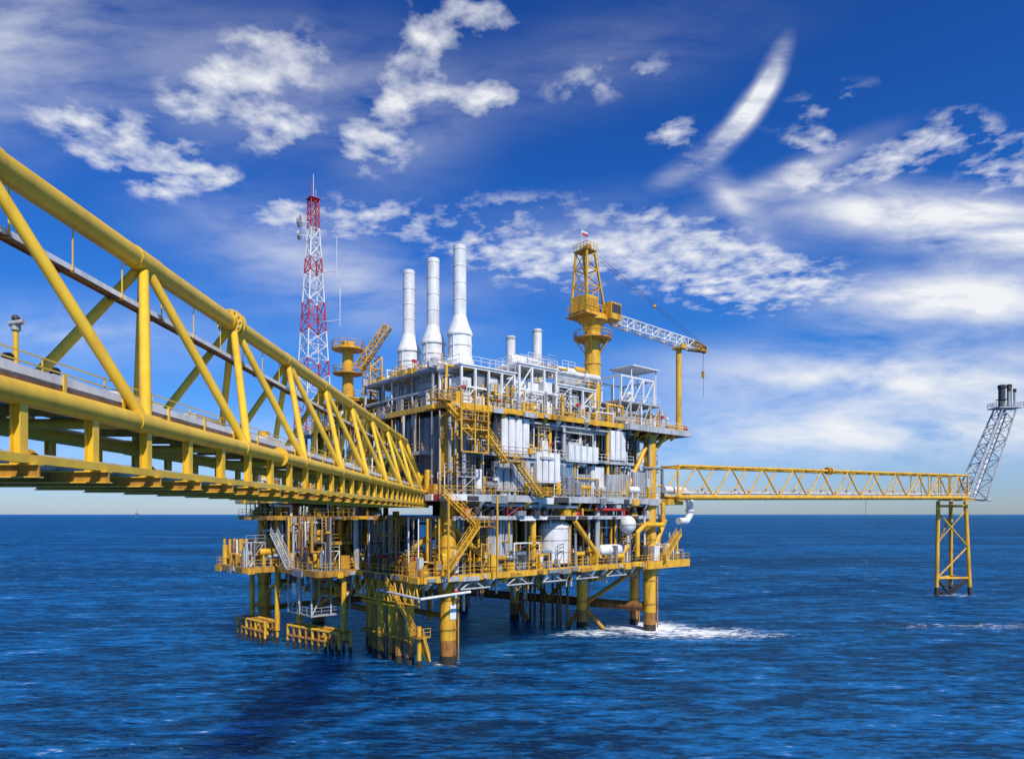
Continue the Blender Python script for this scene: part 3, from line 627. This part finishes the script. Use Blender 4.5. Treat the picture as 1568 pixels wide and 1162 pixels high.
fr=N.new('ShaderNodeFresnel'); fr.inputs['IOR'].default_value=1.33; L.new(bmp.outputs[0],fr.inputs['Normal'])
ms=N.new('ShaderNodeMixShader'); L.new(mth('MINIMUM',fr.outputs[0],.75),ms.inputs[0]); L.new(sss.outputs[0],ms.inputs[1]); L.new(glo.outputs[0],ms.inputs[2])
ms2=N.new('ShaderNodeMixShader'); L.new(foam_glint,ms2.inputs[0]); L.new(ms.outputs[0],ms2.inputs[1]); L.new(dif.outputs[0],ms2.inputs[2])
L.new(ms2.outputs[0],[x for x in N if x.type=='OUTPUT_MATERIAL'][0].inputs[0])

# ------------------------------------------------------------ world / sky
SUN_EL=math.radians(46); sdv=Vector((0.40,-0.82,0)).normalized()
sun_az=math.atan2(sdv.x,sdv.y)
w=bpy.data.worlds.new('World'); scene.world=w; w.use_nodes=True; w.name='sky'
nt=w.node_tree; N=nt.nodes; L=nt.links; N.clear()
out=N.new('ShaderNodeOutputWorld'); bg=N.new('ShaderNodeBackground'); bg.inputs[1].default_value=0.14; L.new(bg.outputs[0],out.inputs[0])
sky=N.new('ShaderNodeTexSky'); sky.sky_type='NISHITA'; sky.sun_disc=False; sky.sun_elevation=SUN_EL; sky.sun_rotation=sun_az; sky.ozone_density=3; sky.dust_density=.4; sky.air_density=1.0
tc=N.new('ShaderNodeTexCoord'); sp=N.new('ShaderNodeSeparateXYZ'); L.new(tc.outputs['Generated'],sp.inputs[0])
X,Y,Z=sp.outputs
ym=mth('MAXIMUM',Y,.05); u=mth('DIVIDE',X,ym); v=mth('DIVIDE',Z,ym)
uv=N.new('ShaderNodeCombineXYZ'); L.new(u,uv.inputs[0]); L.new(v,uv.inputs[1])
def blob(cx,cy,rx,ry,ang,st,acc,gt='SPHERICAL'):
    mp=N.new('ShaderNodeMapping'); mp.vector_type='TEXTURE'; mp.inputs['Location'].default_value=(cx,cy,0); mp.inputs['Rotation'].default_value=(0,0,math.radians(ang)); mp.inputs['Scale'].default_value=(rx,ry,1)
    L.new(uv.outputs[0],mp.inputs[0]); g=N.new('ShaderNodeTexGradient'); g.gradient_type=gt; L.new(mp.outputs[0],g.inputs[0])
    return mth('MULTIPLY_ADD',g.outputs[1],st,acc)
puffs=[(-.355,.66,.12,.08,0,1),(-.434,.614,.11,.06,0,1),(-.344,.562,.085,.045,0,1.1),(-.573,.53,.10,.035,-5,1.4),(-.497,.485,.08,.035,0,1.3),(-.444,.495,.055,.028,0,1.3),(-.655,.58,.08,.035,-10,.9),(-.58,.57,.07,.035,0,.9),(-.50,.53,.07,.035,0,.8),
(-.138,.643,.06,.055,20,1.2),(-.18,.60,.11,.05,50,.9),(-.2,.54,.08,.055,0,1),(-.07,.734,.10,.04,-10,1.2),(-.123,.70,.06,.035,0,1.1),(-.05,.61,.08,.035,5,1.1),(-.33,.442,.06,.028,0,1.2),(-.233,.432,.12,.045,0,.7),
(-.02,.394,.20,.05,-8,.65),(.06,.37,.14,.06,0,.65),(.24,.39,.18,.07,-8,1.0),(.31,.345,.19,.06,-8,1.05),(.40,.35,.15,.05,-5,.8),(.446,.547,.06,.024,-5,1.3),(.57,.523,.12,.036,18,1.1),(.73,.52,.10,.06,20,.8),(.66,.57,.07,.035,0,.7),(.44,.49,.06,.035,0,.9),
(.14,.638,.13,.04,12,.55),(.245,.557,.07,.035,-10,.8),(.0,.45,.2,.03,0,.4),(.45,.60,.1,.03,20,.5)]
wisps=[(.26,.51,.09,.028,28,1.2),(.31,.548,.10,.028,42,2.0),(.35,.595,.10,.028,52,2.1),(.38,.645,.08,.026,64,1.8),(.62,.437,.36,.07,-5,2.1),(.70,.41,.26,.09,0,1.4),(.32,.46,.14,.04,-50,.9),(.42,.5,.22,.035,25,.8),(.64,.31,.34,.08,3,2.0),(.57,.20,.65,.09,0,1.6),(.66,.13,.65,.06,0,1.2),(-.28,.36,.4,.14,-20,.7),(-.75,.68,.4,.25,20,.7),(-.65,.26,.45,.10,0,.5),(-.38,.64,.35,.18,0,.45),(.2,.40,.5,.11,5,.5),(.2,.10,1.4,.08,0,.9),(-.17,.57,.2,.18,0,.35),(.1,.66,.5,.12,15,.2)]
acc=0.0
for p_ in puffs: acc=blob(*p_,acc)
mp_=acc; acc=0.0
for p_ in wisps: acc=blob(*p_,acc,'QUADRATIC_SPHERE')
mw_=acc
zz=mth('ADD',mth('MAXIMUM',Z,0.0),.09)
cp=N.new('ShaderNodeCombineXYZ'); L.new(mth('DIVIDE',X,zz),cp.inputs[0]); L.new(mth('DIVIDE',Y,zz),cp.inputs[1])
n1=noise(cp.outputs[0],13,6,.55,.2,(1,1,1),.1); n1b=noise(cp.outputs[0],4.5,2,.5)
n2=noise(uv.outputs[0],4.5,7,.6,-.06,(1,3.2,1),.25)
dp=mth('ADD',mth('MULTIPLY',mth('MINIMUM',mp_,.8),1.0),mth('MULTIPLY',mth('SUBTRACT',mth('ADD',mth('MULTIPLY',n1,.85),mth('MULTIPLY',n1b,.15)),.5),4.4))
dp=mth('MULTIPLY',mth('SUBTRACT',dp,.22),.80,None,True)
dp=mth('MULTIPLY',mth('MULTIPLY',dp,mth('MULTIPLY',mp_,3.0,None,True)),.95)
dw=mth('MULTIPLY',mth('MINIMUM',mw_,1.1),mth('MULTIPLY_ADD',n2,3.0,-.85,True),None,True)
dens=mth('SUBTRACT',1.0,mth('MULTIPLY',mth('SUBTRACT',1.0,dp,None,True),mth('SUBTRACT',1.0,dw,None,True)),None,True)
ramp=N.new('ShaderNodeValToRGB'); L.new(Z,ramp.inputs[0]); e=ramp.color_ramp.elements
e[0].position=0; e[0].color=(.50,.60,.86,1); e[1].position=.60; e[1].color=(.09,.34,.84,1)
for pos,c in ((.08,(.32,.53,.90)),(.22,(.16,.49,.96)),(.38,(.10,.43,.98))):
    q=ramp.color_ramp.elements.new(pos); q.color=(*c,1)
tint=N.new('ShaderNodeMix'); tint.data_type='RGBA'; tint.blend_type='MULTIPLY'; tint.inputs[0].default_value=1; L.new(sky.outputs[0],tint.inputs[6]); L.new(ramp.outputs[0],tint.inputs[7])
cm=N.new('ShaderNodeMix'); cm.data_type='RGBA'; L.new(dens,cm.inputs[0]); L.new(tint.outputs[2],cm.inputs[6]); cm.inputs[7].default_value=(6.2,6.35,6.6,1)
L.new(cm.outputs[2],bg.inputs[0])
ld=bpy.data.lights.new('sun','SUN'); ld.energy=4.8; ld.angle=math.radians(.5); ld.color=(1,.94,.84)
lo=bpy.data.objects.new('sun',ld); scene.collection.objects.link(lo)
dv=Vector((sdv.x*math.cos(SUN_EL),sdv.y*math.cos(SUN_EL),math.sin(SUN_EL)))
lo.rotation_euler=dv.to_track_quat('Z','Y').to_euler()
cd=bpy.data.cameras.new('camera'); cam=bpy.data.objects.new('camera',cd); scene.collection.objects.link(cam)
cam.location=(0,0,H); cam.rotation_euler=(math.radians(90),0,0); cd.lens=24; cd.sensor_width=36; cd.shift_y=.1314; cd.clip_end=100000; cd.clip_start=.1
scene.camera=cam
scene.view_settings.view_transform='Standard'; scene.view_settings.look='None'; scene.view_settings.exposure=0
